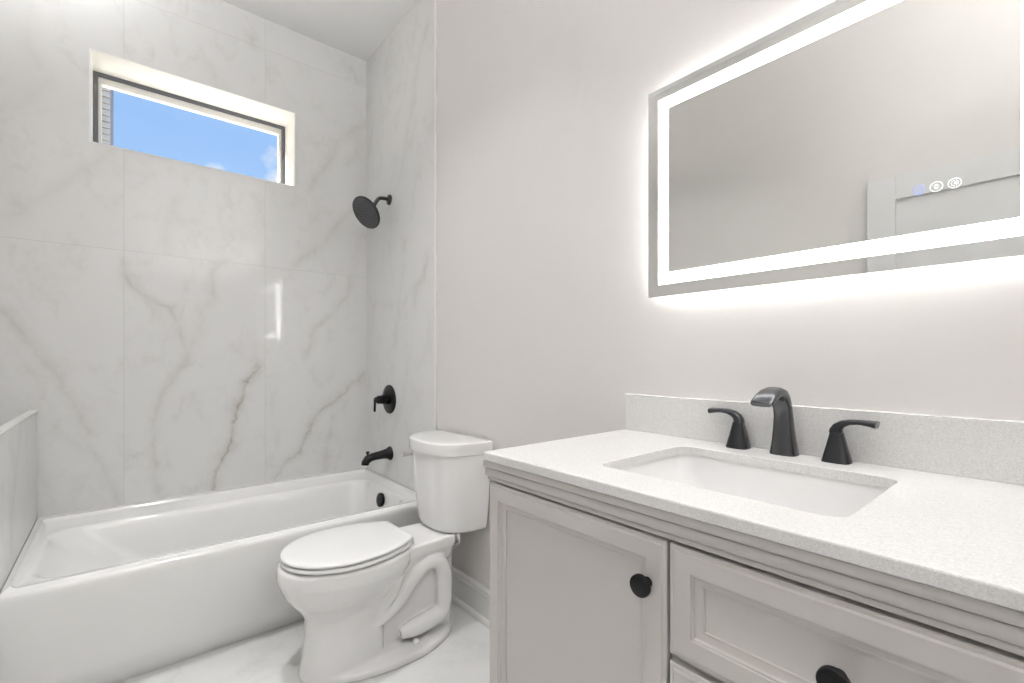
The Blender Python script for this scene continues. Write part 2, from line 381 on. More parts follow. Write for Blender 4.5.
# door leaf, seen in the mirror
door = bpy.data.objects.new('door_1', None); COL.objects.link(door); door.location = (XW+.038, .27, 0)
door['kind'] = 'structure'; door['label'] = 'pale shaker door seen reflected in the mirror'; door['category'] = 'door'
bm = bmesh.new(); dx0, dx1 = -1.822, -1.80; st = .114
for a in ((-.15, -.15+st, .012, 2.03), (.67-st, .67, .012, 2.03)): box(bm, dx0, dx1+.0, a[0], a[1], a[2], a[3], .0015)
for z0, z1 in ((.012, .22), (2.03-st, 2.03), (.95, 1.064)): box(bm, dx0, dx1, -.15+st, .67-st, z0, z1)
struct('door_frame', bm, M['door'], parent=door)
bm = bmesh.new(); box(bm, dx0+.003, dx1-.012, -.15+st-.004, .67-st+.004, .2, 2.03-st+.004); struct('door_panel', bm, M['door'], parent=door)
bm = bmesh.new(); lathe(bm, (-1.80, -.10, .95), (1, 0, 0), [(0,.028),(.008,.028),(.010,.012),(.035,.011),(.040,.024),(.056,.027),(.064,.020)], 20); struct('door_handle', bm, M['black'], parent=door, smooth=40)
bm = bmesh.new()
for z in (.2, 1.0, 1.85): box(bm, XW+.0, dx0+.001, .655, .671, z, z+.09)
struct('hinge', bm, M['black'], parent=door)
# unseen ceiling fill lamps, added to lift and soften the room's light
def fill_bowl(x, y, r, drop, mat, label):
    zb = ZC-drop
    t = thing('fill_bowl_light', (x, y, ZC), label, 'fill light')
    bm = bmesh.new(); lathe(bm, (x, y, ZC), (0, 0, -1), [(0, .06), (.02, .06), (.026, .05), (.03, .012), (drop, .012)], 32); obj('stem', bm, M['trimw'], t, 40)
    bm = bmesh.new(); lathe(bm, (x, y, zb), (0, 0, -1), [(.022, r-.014), (-.006, r-.009), (-.008, r-.004), (-.004, r), (.03, r*.95), (.06, r*.75), (.085, r*.45), (.095, .04)], 48); obj('bowl', bm, M['trimw'], t, 40)
    bm = bmesh.new(); lathe(bm, (x, y, zb-.0215), (0, 0, 1), [(0, r-.017), (.002, r-.018), (.003, r-.022)], 48); obj('diffuser', bm, mat, t, 60)
fill_bowl(-1.62, 2.52, .17, .34, M['fill_lamp_tub'], 'added unseen fill bowl past the left end of the bathtub, shining up')
fill_bowl(-.50, -.84, .24, .95, M['fill_lamp'], 'added unseen fill bowl behind the camera, shining up')
def fill_downlight(x, y, watts, label):  # added ceiling fill; limited spread keeps it out of the tile reflections
    t = thing('fill_downlight', (x, y, ZC), label, 'fill light')
    bm = bmesh.new(); lathe(bm, (x, y, ZC), (0, 0, -1), [(0, .095), (.004, .095), (.006, .090), (.006, .074), (.0, .072)], 40); obj('trim_ring', bm, M['trimw'], t, 40)
    l = bpy.data.lights.new('fill_downlight_lamp', 'AREA'); l.shape = 'DISK'; l.size = .14; l.energy = watts; l.spread = math.radians(100); l.color = (1, .998, .992)
    o = bpy.data.objects.new('fill_lamp', l); COL.objects.link(o); o.parent = t; o.location = (0, 0, -.008)
fill_downlight(-1.25, .55, LIGHT['down'], 'added unseen ceiling fill light in front of the vanity')
fill_downlight(-.95, 1.62, LIGHT['down_tub'], 'added unseen ceiling fill light in front of the bathtub')

# ------------------------------------------------------------------ bathtub
tub = thing('bathtub', (-.745, 2.45, 0), 'white alcove bathtub with a plain apron under the window', 'bathtub')
TX0, TX1, TY0, TY1 = -1.4915, -.0075, 2.0437, D-.0015
def zr(x, y):
    a = min(max((y-2.062)/.03, 0), 1); return .4199 + .0145*a*a*(3-2*a)
def rim_z(x, y): return .4199
def R4(x0, x1, y0, y1, r, z): return rring(x0, x1, y0, y1, r, z, 10)
rings = [R4(TX0, TX1, 2.133, TY1, .002, 0.0), R4(TX0, TX1, 2.126, TY1, .002, .012), R4(TX0, TX1, 2.086, TY1, .002, .082),
         R4(TX0, TX1, 2.079, TY1, .002, .096), R4(TX0, TX1, 2.075, TY1, .002, .110), R4(TX0, TX1, 2.071, TY1, .002, .13), R4(TX0, TX1, 2.054, TY1, .002, .27), R4(TX0, TX1, 2.0437, TY1, .002, .385),
         R4(TX0, TX1, 2.0437, TY1, .002, .402), R4(TX0, TX1, 2.0460, TY1, .002, .4125), R4(TX0, TX1, 2.0505, TY1, .002, .418),
         R4(TX0, TX1, 2.057, TY1, .002, zr), R4(TX0+.004, TX1-.004, 2.066, TY1-.004, .004, zr),
         R4(TX0+.020, TX1-.030, 2.075, TY1-.045, .02, zr), R4(TX0+.026, TX1-.036, 2.080, TY1-.051, .025, lambda x, y: rim_z(x, y)+.004),
         R4(TX0+.030, TX1-.042, 2.086, TY1-.058, .03, rim_z),
         R4(-1.445, -.094, 2.116, 2.706, .09, .4185), R4(-1.436, -.101, 2.123, 2.697, .10, .416), R4(-1.428, -.106, 2.129, 2.690, .105, .408),
         R4(-1.420, -.110, 2.134, 2.684, .11, .395), R4(-1.36, -.120, 2.145, 2.672, .13, .33), R4(-1.27, -.131, 2.157, 2.662, .14, .25),
         R4(-1.17, -.145, 2.172, 2.650, .15, .17), R4(-1.09, -.162, 2.190, 2.632, .15, .115), R4(-1.03, -.20, 2.225, 2.60, .14, .088), R4(-.96, -.26, 2.28, 2.54, .12, .080)]
bm = bmesh.new(); loft(bm, rings)
obj('shell', bm, M['acryl'], tub, 35)
bm = bmesh.new(); ax = Vector((-1, 0, .13)).normalized()
lathe(bm, Vector((-.117, 2.418, .358)), ax, [(0,.036),(.004,.0375),(.012,.0375),(.016,.0365),(.018,.033),(.018,.012),(.0165,.011),(.0165,.0)][:7], 40)
obj('overflow_plate', bm, M['black'], tub, 35, 'round black overflow cover')
bm = bmesh.new(); lathe(bm, (-.33, 2.41, .0795), (0, 0, 1), [(0,.034),(.004,.034),(.006,.030),(.006,.022),(.012,.021),(.015,.015)], 32); obj('drain', bm, M['black'], tub, 35, 'round black drain')

# ------------------------------------------------------------------ shower fittings
FY = 2.558; FX = -.006
sh = thing('overhead_shower', (FX, FY, 2.06), 'round black shower head on a bent arm high on the tiled wall', 'shower head')
bm = bmesh.new(); lathe(bm, (FX, FY, 2.06), (-1, 0, 0), [(0,.030),(.003,.0305),(.008,.029),(.012,.022),(.014,.013)], 32); obj('flange', bm, M['bronze'], sh, 35)
nrm = Vector((-.78, -.20, -.58)).normalized(); hc = Vector((-.148, 2.560, 1.958))
bm = bmesh.new(); back = hc - nrm*.050
tube(bm, [(FX-.006, FY, 2.06), (-.045, FY, 2.061), (-.078, FY+.001, 2.048), tuple(back - nrm*.0)], .0105, 16, 8); obj('arm', bm, M['bronze'], sh, 40)
bm = bmesh.new(); lathe(bm, back - nrm*.012, nrm, [(0,.0135),(.016,.0135),(.017,.0155),(.026,.0155),(.028,.0125),(.034,.0135),(.044,.030),(.050,.074),(.054,.0925),(.058,.0945),(.064,.0945),(.067,.093),(.0672,.0875)], 56); head = obj('head', bm, M['bronze'], sh, 35)
bm = bmesh.new(); lathe(bm, back + nrm*.0545, nrm, [(0,.0873),(.0022,.0873),(.0028,.086)], 56); obj('spray_face', bm, M['rubber'], head, 35)
bm = bmesh.new(); t, a, b = frame_of(nrm); fc = back + nrm*.0572
for k in range(1, 8):
    n = 6*k; r = .0119*k
    for i in range(n):
        an = 2*PI*i/n + k*.3; q = fc + (a*math.cos(an)+b*math.sin(an))*r
        lathe(bm, q, nrm, [(0,.0024),(.0016,.0021),(.0024,.0011)], 6)
obj('nozzles', bm, M['nozzle'], head, 60, kind='stuff')
va = thing('shower_valve', (FX, FY, .893), 'round black shower control with lever on the tiled wall above the tub spout', 'shower valve')
bm = bmesh.new(); lathe(bm, (FX, FY, .893), (-1, 0, 0), [(0,.084),(.003,.0845),(.007,.083),(.009,.079),(.010,.030)], 56); obj('plate', bm, M['black'], va, 35)
bm = bmesh.new(); lathe(bm, (FX-.0098, FY, .893), (-1, 0, 0), [(0,.029),(.016,.028),(.018,.022),(.022,.022),(.024,.026),(.040,.026),(.042,.021),(.046,.021),(.048,.024),(.064,.0235),(.067,.019),(.073,.017),(.080,.015),(.084,.010)], 36); hd = obj('handle', bm, M['black'], va, 35)
bm = bmesh.new(); tube(bm, [(-.092, FY, .899), (-.096, FY, .893), (-.097, FY, .875), (-.098, FY, .826)], [.008, .0085, .0068, .0064], 14, 5); obj('lever', bm, M['black'], hd, 40)
FY = 2.548
ts = thing('tub_spout', (FX, FY, .578), 'black bathtub spout with a pull-up knob below the round control', 'tub spout')
def sect(c, w, h, n=20, e=2.6, ax=(0, 1, 0), up=(0, 0, 1)):
    c = Vector(c); A = Vector(ax).normalized(); U = Vector(up).normalized(); out = []
    for i in range(n):
        t = 2*PI*i/n; cs, sn = math.cos(t), math.sin(t)
        out.append(c + A*(math.copysign(abs(cs)**(2/e), cs)*w) + U*(math.copysign(abs(sn)**(2/e), sn)*h))
    return out
bm = bmesh.new()
loft(bm, [sect((FX, FY, .578), .040, .040, 28, 2), sect((FX-.006, FY, .578), .040, .040, 28, 2), sect((FX-.012, FY, .578), .036, .036, 28, 2),
          sect((FX-.024, FY, .578), .029, .029, 28, 2.1), sect((FX-.05, FY, .577), .025, .025, 28, 2.3), sect((FX-.092, FY, .573), .0225, .022, 28, 2.5),
          sect((FX-.117, FY, .569), .022, .021, 28, 2.5, up=(-.15, 0, 1)), sect((FX-.138, FY, .560), .0215, .0225, 28, 2.5, up=(-.55, 0, .85)), sect((FX-.150, FY, .546), .021, .021, 28, 2.5, up=(-1, 0, .45)), sect((FX-.153, FY, .531), .020, .020, 28, 2.5, up=(-1, 0, .1))])
obj('body', bm, M['black'], ts, 40)
bm = bmesh.new(); lathe(bm, (FX-.136, FY, .575), (-.08, 0, 1), [(0,.006),(.018,.0055),(.020,.0095),(.026,.0105),(.030,.008)], 18); obj('diverter_knob', bm, M['black'], ts, 35)

# ------------------------------------------------------------------ toilet
TC = 1.745
toi = thing('toilet', (-.42, TC, 0), 'white two-piece toilet with closed lid between bathtub and vanity', 'toilet')
def egg(xf, xr, hw, z, n=40, xm=None, ef=2.0, er=2.6, w=1.0):
    """plan outline: elliptic front at xf, squarer rear at xr, widest at xm"""
    xm = xm if xm is not None else xf + (xr-xf)*.52; out = []
    for i in range(n):
        t = 2*PI*i/n; c, s = math.cos(t), math.sin(t)
        e = ef if c > 0 else er; a = (xm-xf) if c > 0 else (xr-xm)
        x = xm - math.copysign(abs(c)**(2/e), c)*a; y = math.copysign(abs(s)**(2/e), s)*hw
        out.append((x, TC+y, z))
    return out
bm = bmesh.new()
loft(bm, [egg(-.730,-.44,.122,0,er=4), egg(-.724,-.44,.117,.03,er=4), egg(-.716,-.44,.112,.07,er=4), egg(-.708,-.44,.108,.14,er=4), egg(-.706,-.44,.108,.18,er=4), egg(-.709,-.43,.110,.205,er=3.6), egg(-.719,-.42,.117,.226,er=3.2),
          egg(-.738,-.40,.131,.25,er=3), egg(-.757,-.38,.147,.272,er=2.8), egg(-.776,-.355,.163,.30,er=2.6), egg(-.790,-.335,.177,.332,er=2.5), egg(-.797,-.325,.184,.352,er=2.5), egg(-.799,-.32,.186,.37,er=2.5), egg(-.798,-.32,.185,.395,er=2.5), egg(-.795,-.32,.182,.402,er=2.5), egg(-.787,-.325,.174,.406,er=2.5)])
# deck under the tank
def rr(x0, x1, hw0, hw1, z, r=.02):
    out = []
    for x, y in rrect(x0, x1, -1, 1, .02, 6):
        f = (x-x0)/(x1-x0); hw = hw0 + (hw1-hw0)*f; yy = y*hw if abs(y) < .985 else math.copysign(hw, y)
        out.append((x, TC + math.copysign(max(0, hw-(1-abs(y))), y), z))
    return out
loft(bm, [rr(-.42,-.150,.095,.082,.30), rr(-.43,-.142,.118,.096,.345), rr(-.435,-.136,.126,.104,.365), rr(-.44,-.134,.128,.107,.398), rr(-.435,-.139,.125,.104,.404)])
# thin web behind the trapway
loft(bm, [rr(-.50,-.135,.078,.068,0), rr(-.50,-.130,.072,.066,.10), rr(-.48,-.128,.070,.066,.30), rr(-.46,-.12,.078,.074,.36)])
loft(bm, [rr(-.475,-.40,.085,.070,.16), rr(-.47,-.38,.096,.074,.24), rr(-.45,-.33,.108,.084,.31), rr(-.44,-.30,.12,.10,.37)])
# base flange
def flange_ring(z, g):
    pts = []
    n = 40
    for i in range(n):
        t = 2*PI*i/n; c, s = math.cos(t), math.sin(t)
        a = .33 if c > 0 else .265
        x = -.385 - math.copysign(abs(c)**(2/2.1), c)*(a-g); y = math.copysign(abs(s)**(2/2.1), s)*(.176-g)
        pts.append((x, TC+y, z))
    return pts
loft(bm, [flange_ring(0, .002), flange_ring(.004, 0), flange_ring(.020, .002), flange_ring(.026, .008), flange_ring(.036, .06)])
for sg in (-1, 1):
    y = lambda k: TC + sg*k
    tube(bm, [(-.50, y(.080), .150), (-.45, y(.086), .170), (-.395, y(.090), .210), (-.345, y(.090), .262), (-.300, y(.090), .303), (-.255, y(.090), .318), (-.212, y(.089), .300), (-.190, y(.088), .252), (-.187, y(.088), .19), (-.190, y(.088), .13), (-.207, y(.090), .096), (-.26, y(.094), .086), (-.33, y(.098), .080), (-.385, y(.09), .072)],
         [.028,.031,.032,.032,.032,.033,.033,.033,.032,.032,.034,.035,.033,.020], 18, 6)
    tube(bm, [(-.475, y(.088), .165), (-.455, y(.100), .205), (-.430, y(.112), .245), (-.412, y(.118), .285), (-.408, y(.112), .325), (-.42, y(.09), .35)], [.018,.020,.019,.018,.016,.012], 14, 5)
o = obj('bowl', bm, M['porc'], toi, 180)
rm = o.modifiers.new('blend', 'REMESH'); rm.mode = 'VOXEL'; rm.voxel_size = .0045; rm.use_smooth_shade = True
sm = o.modifiers.new('soften', 'SMOOTH'); sm.factor = .5; sm.iterations = 7
# seat and lid
def lid_ring(z, g, xr=-.338, hwk=1.0):
    xm = -.57; out = []; xf = -.787 + g; n = 34; hw = .187*hwk - g; ar = .280
    xs = []
    for i in range(n+1):                                     # right side, tip to rear
        t = PI/2*i/n if i <= n else 0
        xs.append(t)
    right = [(xm - (xm-xf)*math.cos(t), -hw*math.sin(t)) for t in xs]
    xe = xr - g; m = 14
    rear = []
    for i in range(1, m+1):
        x = xm + (xe-xm)*i/m; q = hw*math.sqrt(max(0, 1-((x-xm)/ar)**2)); rear.append((x, -q))
    # round the rear corner a little
    side = right + rear
    out = [(x, TC+y, z) for x, y in side] + [(x, TC-y, z) for x, y in reversed(side[1:])]
    return out
bm = bmesh.new()
loft(bm, [lid_ring(.4305, .006), lid_ring(.4310, .003), lid_ring(.4335, .0005), lid_ring(.4370, .0), lid_ring(.4405, .0015), lid_ring(.4428, .005), lid_ring(.4442, .012), lid_ring(.4455, .03), lid_ring(.4465, .07), lid_ring(.447, .11)])
obj('seat_lid', bm, M['seat'], toi, 50)
bm = bmesh.new()
def seat_in(z, g): return [(x*.62 + (-.575)*.38 - .01, TC + (y-TC)*.60, z) for x, y, z in lid_ring(z, -g)]
A = [lid_ring(.4125, .004, -.334), lid_ring(.4140, .0005, -.334), lid_ring(.4190, -.0005, -.334), lid_ring(.4235, .0015, -.334), lid_ring(.4255, .006, -.334), seat_in(.4255, 0), seat_in(.4125, 0)]
loft(bm, A + [A[0]], False, False); bmesh.ops.remove_doubles(bm, verts=bm.verts[:], dist=1e-6)
obj('seat', bm, M['seat'], toi, 50)
for x, y in ((-.772, TC-.03), (-.772, TC+.03), (-.40, TC-.13), (-.40, TC+.13)):
    bm = bmesh.new(); box(bm, x-.008, x+.008, y-.008, y+.008, .4035, .4135); obj('bumper', bm, M['seat'], toi)
    bm = bmesh.new(); box(bm, x-.002, x+.012, y-.010, y+.010, .4245, .4315); obj('bumper', bm, M['seat'], toi)
for s in (-1, 1):
    bm = bmesh.new(); box(bm, -.362, -.326, TC+s*.075-.016, TC+s*.075+.016, .403, .4225, .004, 3); obj('hinge', bm, M['seat'], toi, 40)
# tank
def dring(z, hw, xf, xb=-.022, e=3.3, n=30, inset=0):
    pts = [(xb-inset*0, TKC-hw+inset, z), ]
    out = []
    for i in range(n+1):
        v = -1 + 2*i/n; v = math.sin(v*PI/2)
        x = xb - (abs(xf-xb)-inset)*((1-abs(v)**e)**.5 if abs(v) < 1 else 0)
        out.append((x, TKC + v*(hw-inset), z))
    return out
TKC = 1.764
bm = bmesh.new()
loft(bm, [dring(.4045, .145, -.178), dring(.4055, .158, -.190), dring(.411, .168, -.200), dring(.420, .1740, -.2060), dring(.44, .179, -.210), dring(.52, .191, -.219), dring(.62, .200, -.227), dring(.70, .206, -.232), dring(.7350, .2085, -.2350)])
obj('tank', bm, M['porc'], toi, 40)
bm = bmesh.new()
loft(bm, [dring(.7358, .206, -.236, -.020), dring(.7365, .2125, -.2465, -.018), dring(.740, .2135, -.248, -.018), dring(.779, .214, -.2495, -.018), dring(.7835, .2132, -.2485, -.0182), dring(.7858, .2112, -.246, -.019), dring(.7868, .207, -.241, -.021), dring(.7875, .195, -.226, -.03), dring(.788, .13, -.15, -.05)])
obj('tank_lid', bm, M['porc'], toi, 40)
bm = bmesh.new(); lathe(bm, (-.150, TKC+.180, .686), (0, 1, 0), [(0,.016),(.024,.016),(.027,.014),(.028,.009),(.036,.009)], 24)
tube(bm, [(-.150, TKC+.217, .686), (-.180, TKC+.221, .686), (-.212, TKC+.221, .685)], [.0085, .009, .0105], 14, 5)
obj('flush_lever', bm, M['chrome'], toi, 40, 'small chrome flush lever on the side of the tank')
for s in (-1, 1):
    bm = bmesh.new(); lathe(bm, (-.333, TC+s*.118, .024), (0, 0, 1), [(0,.0155),(.012,.0150),(.019,.0125),(.023,.008),(.0245,.002)], 20); obj('bolt_cap', bm, M['porc'], toi, 60)
# chrome supply connection
sl = thing('water_supply_line', (0, 1.92, .19), 'chrome water supply hose and stop valve behind the toilet', 'supply line')
bm = bmesh.new(); tube(bm, [(-.118, 1.655, .385), (-.116, 1.66, .350), (-.090, 1.80, .27), (-.06, 1.91, .23), (-.05, 1.92, .20)], .0055, 12, 8); obj('hose', bm, M['chrome'], sl, 50)
bm = bmesh.new(); lathe(bm, (-.118, 1.655, .404), (0, 0, -1), [(0,.013),(.018,.013),(.020,.009),(.034,.008)], 12); obj('coupling_nut', bm, M['chrome'], sl, 35)
bm = bmesh.new(); lathe(bm, (0, 1.92, .19), (-1, 0, 0), [(0,.026),(.004,.025),(.008,.010),(.036,.010),(.038,.013),(.065,.013),(.067,.006)], 20); obj('stop_valve', bm, M['chrome'], sl, 35)

# ------------------------------------------------------------------ vanity
VY0, VY1, VXF = -.030, .8780, -.527
van = thing('vanity_cabinet', (-.27, .42, 0), 'light greige vanity cabinet with moulded door and drawer fronts', 'vanity')
bm = bmesh.new()
box(bm, VXF, -.003, VY1-.018, VY1, .10, .862); box(bm, VXF, -.003, VY0, VY0+.018, .10, .862)          # sides
box(bm, VXF, -.003, VY0+.018, VY1-.018, .10, .118); box(bm, -.012, -.003, VY0+.018, VY1-.018, .118, .70)  # bottom, back
box(bm, VXF+.030, VXF+.040, VY0+.018, VY1-.018, .80, .8945); box(bm, VXF, VXF+.018, .385, .425, .118, .838)   # rail, mullion
box(bm, VXF, VXF+.018, VY0+.018, .385, .65, .675); box(bm, VXF, VXF+.018, VY0+.018, .385, .375, .40)
box(bm, VXF+.07, VXF+.085, VY0, VY1, 0, .10); box(bm, VXF+.085, -.003, VY1-.018, VY1, 0, .10)              # toe kick
obj('carcass', bm, M['cab'], van)
# reeded crown moulding under the counter: profile in (x, z), swept along front and the left return
prof = [(-.520,.8495),(-.5450,.8495),(-.5458,.8503),(-.5458,.8570),(-.5450,.8578),(-.5395,.8580),(-.5395,.8598),(-.5492,.8600),(-.5500,.8607),(-.5500,.8766),(-.5492,.8774),(-.5430,.8776),(-.5430,.8795),(-.5530,.8797),(-.5538,.8804),(-.5538,.8937),(-.5530,.8945),(-.520,.8945)]
bm = bmesh.new()
rg = []
for yy, k in ((VY0-.004, 0), (VY1, 0)):
    rg.append([(x, yy + ((-.545-x) if yy > .5 and x < -.53 else 0)*1.0, z) for x, z in prof])
loft(bm, rg)
rg = [[(-.545, VY1 + (-.545-x) if x < -.53 else VY1-.02, z) for x, z in prof], [(-.004, VY1 + (-.545-x) if x < -.53 else VY1-.02, z) for x, z in prof]]
rg[0] = [(x if x < -.53 else -.52, yy, z) for (x, z), (_, yy, _) in zip(prof, rg[0])]
loft(bm, rg)
obj('crown_moulding', bm, M['cab'], van, 50)
def front_panel(y0, y1, z0, z1, xf=-.545, th=.018):
    """overlay front: beaded edge, flat frame, stepped moulding, flat panel (rectangular rings by inset and depth)"""
    steps = [(0, th), (0, .0045), (.0012, .0030), (.0035, .0026), (.0065, .0026), (.0080, .0008), (.0095, 0), (.0365, 0), (.0372, .0022), (.0400, .0030), (.0415, .0060), (.0445, .0075), (.0510, .0090), (.0525, .0085), (.0540, .0085), (.0550, .0112), (.0565, .0116)]
    bm = bmesh.new(); rings = []
    for ins, dp in steps:
        a, b, c, e = y0+ins, y1-ins, z0+ins, z1-ins
        rings.append([(xf+dp, a, c), (xf+dp, b, c), (xf+dp, b, e), (xf+dp, a, e)])
    loft(bm, rings); return bm
def knob(parent, y, z, xf=-.545):
    bm = bmesh.new(); lathe(bm, (xf-.0003, y, z), (-1, 0, 0), [(0,.0085),(.002,.0085),(.004,.0065),(.013,.0062),(.015,.0090),(.016,.0165),(.0175,.0180),(.0235,.0180),(.0252,.0170),(.0256,.0150)], 36)
    return obj('knob', bm, M['black'], parent, 35, 'round black knob')
d1 = obj('door', front_panel(.4110, .8780, .115, .8435), M['cab'], van, 25); knob(d1, .4440, .768)
zt = .8425
for z0, z1 in ((.669, .8425), (.392, .6565), (.115, .3795)):
    dr = obj('drawer', front_panel(-.0285, .4060, z0, z1), M['cab'], van, 25)
    knob(dr, .178, (z0+z1)/2-.002)
# countertop with sink cut-out, and backsplash
CY0, CY1, CXF, CZ = -.045, .8789, -.558, .9156
ctr = thing('countertop', (-.27, .41, .8956), 'speckled white quartz countertop with backsplash on the vanity', 'countertop')
SX0, SX1, SY0, SY1 = -.457, -.130, .197, .623
def cring(ins, z, r=.003): return rring(CXF+ins, -.0-ins*0, CY0+ins, CY1-ins, r, z, 8)
def sring(g, z, r=.030): return rring(SX0-g, SX1+g, SY0-g, SY1+g, r+g, z, 8)
bm = bmesh.new()
RR = [cring(.002, .8956), cring(.0, .8975), cring(0, .9130), cring(.0008, .9148), cring(.0026, .9156, .004), sring(.0016, .9156), sring(.0004, .9151), sring(0, .9140), sring(0, .8956)]
loft(bm, RR + [RR[0]], False, False); bmesh.ops.remove_doubles(bm, verts=bm.verts[:], dist=1e-6)
obj('slab', bm, M['quartz'], ctr)
bm = bmesh.new(); box(bm, -.020, -.0, CY0, CY1, CZ, 1.0240, .0012, 2); obj('backsplash', bm, M['quartz'], ctr)
# undermount sink
snk = thing('sink', (-.293, .41, .76), 'white rectangular undermount sink set below the countertop', 'sink')
def s2(x0, x1, y0, y1, r, z): return rring(x0, x1, y0, y1, r, z, 8)
bm = bmesh.new()
inner = [s2(SX0-.003, SX1+.003, SY0-.003, SY1+.003, .033, .8950), s2(SX0-.002, SX1+.002, SY0-.002, SY1+.002, .033, .886), s2(SX0+.004, SX1-.003, SY0+.006, SY1-.008, .034, .86), s2(SX0+.014, SX1-.010, SY0+.020, SY1-.055, .026, .80), s2(SX0+.022, SX1-.016, SY0+.032, SY1-.085, .024, .768), s2(SX0+.036, SX1-.030, SY0+.05, SY1-.105, .03, .757), s2(SX0+.10, SX1-.09, SY0+.12, SY1-.17, .04, .753)]
outer = [s2(SX0+.10, SX1-.09, SY0+.12, SY1-.17, .04, .741), s2(SX0+.02, SX1-.015, SY0+.03, SY1-.09, .045, .748), s2(SX0+.002, SX1+.002, SY0+.004, SY1-.04, .04, .80), s2(SX0-.022, SX1+.022, SY0-.022, SY1+.022, .045, .8948)]
loft(bm, inner, False, True); loft(bm, outer + [inner[0]], True, False); bmesh.ops.remove_doubles(bm, verts=bm.verts[:], dist=1e-6)
obj('basin', bm, M['porc'], snk, 40)
bm = bmesh.new(); lathe(bm, (-.29, .40, .7525), (0, 0, 1), [(0,.030),(.004,.030),(.006,.026),(.0065,.020),(.010,.018),(.012,.010)], 28); obj('drain', bm, M['bronze'], snk, 35)

# ------------------------------------------------------------------ faucet (spout and two lever handles)
fau = thing('faucet', (-.050, .418, CZ), 'dark metal widespread faucet with arched spout and two lever handles', 'faucet')
fx = -.050; fy = .418
def sec(cx, cz, wy, th, tang, n=24, e=3.2, y=fy):
    """section across the spout: wy half-width in y, th half-thickness normal to the path (in the x-z plane)"""
    tx, tz = tang; l = math.hypot(tx, tz); nx, nz = -tz/l, tx/l
    out = []
    for i in range(n):
        t = 2*PI*i/n; c, s = math.cos(t), math.sin(t)
        a = math.copysign(abs(c)**(2/e), c)*wy; b = math.copysign(abs(s)**(2/e), s)*th
        out.append((cx + nx*b, y + a, cz + nz*b))
    return out
bm = bmesh.new()
S = [(fx,0,.0280,.0245,(0,1)), (fx,.004,.0276,.0240,(0,1)), (fx-.001,.03,.0232,.0215,(-.02,1)), (fx-.003,.06,.0200,.0190,(-.05,1)), (fx-.005,.088,.0182,.0168,(-.06,1)),
     (fx-.010,.108,.0182,.0155,(-.25,1)), (fx-.020,.126,.0188,.0142,(-.6,1)), (fx-.036,.1385,.0198,.0128,(-1,.6)), (fx-.056,.1435,.0208,.0114,(-1,.06)), (fx-.079,.1410,.0218,.0100,(-1,-.28)), (fx-.100,.1340,.0225,.0088,(-1,-.48)), (fx-.120,.1240,.0226,.0078,(-1,-.62)), (fx-.1245,.1210,.0215,.0066,(-1,-.7))]
loft(bm, [sec(x, CZ+z, w, t, tg) for x, z, w, t, tg in S])
sp = obj('spout', bm, M['spout'], fau, 35)
bm = bmesh.new(); q = Vector((fx-.110, fy, CZ+.1222)); lathe(bm, q, (-.35, 0, -1), [(0,.0085),(.004,.0085),(.005,.0075),(.0052,.004)], 18); obj('aerator', bm, M['black'], sp, 35)
def handle(y, s):
    def rs(hx, hy, z, e=3.4, dy=0):
        out = []
        for i in range(28):
            t = 2*PI*i/28; c, q = math.cos(t), math.sin(t)
            out.append((fx + math.copysign(abs(c)**(2/e), c)*hx, y + dy + math.copysign(abs(q)**(2/e), q)*hy, CZ+z))
        return out
    bm = bmesh.new(); loft(bm, [rs(.0240,.0258,0), rs(.0240,.0258,.002), rs(.0232,.0246,.006), rs(.0178,.0183,.032), rs(.0138,.0136,.052), rs(.0122,.0118,.060), rs(.0115,.0112,.062)])
    h = obj('handle', bm, M['bronze'], fau, 35)
    bm = bmesh.new()
    # lever: path in (offset along s*y, z); half width in x; half thickness
    P = [(-.002,.061,.0112,.0115,(0,1)), (-.001,.068,.0114,.0110,(.15,1)), (.003,.0755,.0118,.0092,(.6,1)), (.012,.0820,.0124,.0074,(1,.55)), (.024,.0860,.0134,.0057,(1,.22)), (.040,.0875,.0150,.0052,(1,.0)), (.056,.0864,.0166,.0060,(1,-.12)), (.068,.0845,.0176,.0070,(1,-.16)), (.0690,.0843,.0172,.0066,(1,-.16))]
    rings = []
    for dy, z, w, th, (ty, tz) in P:
        l = math.hypot(ty, tz); ny, nz = -tz/l, ty/l; r = []
        for i in range(20):
            t = 2*PI*i/20; c, q = math.cos(t), math.sin(t); e = 3.2
            a = math.copysign(abs(c)**(2/e), c)*w; b = math.copysign(abs(q)**(2/e), q)*th
            r.append((fx + a, y + s*(dy + ny*b), CZ + z + nz*b))
        rings.append(r)
    loft(bm, rings); obj('lever', bm, M['bronze'], h, 35)
handle(.5210, 1); handle(.3165, -1)

# ------------------------------------------------------------------ lighted mirror
MY0, MY1, MZ0, MZ1, MX = -.0105, .7825, 1.3075, 1.8950, -.040
mir = thing('mirror', (0, .386, MZ0), 'wide wall mirror with a glowing inset border above the vanity', 'mirror')
bm = bmesh.new()
box(bm, -.034, -.003, MY0+.030, MY1-.030, MZ0+.030, MZ1-.030); obj('housing', bm, M['hous'], mir)
bm = bmesh.new(); g = .028
for a in ((MY0+g, MY1-g, MZ0+g, MZ0+g+.0018), (MY0+g, MY1-g, MZ1-g-.0018, MZ1-g), (MY0+g, MY0+g+.0018, MZ0+g+.002, MZ1-g-.002), (MY1-g-.0018, MY1-g, MZ0+g+.002, MZ1-g-.002)):
    box(bm, -.026, -.012, *a)
obj('back_light', bm, M['ledback'], mir, label='light strip washing the wall behind the mirror')
IN0, IN1 = .0333, .0650                     # glowing band: outer and inner inset
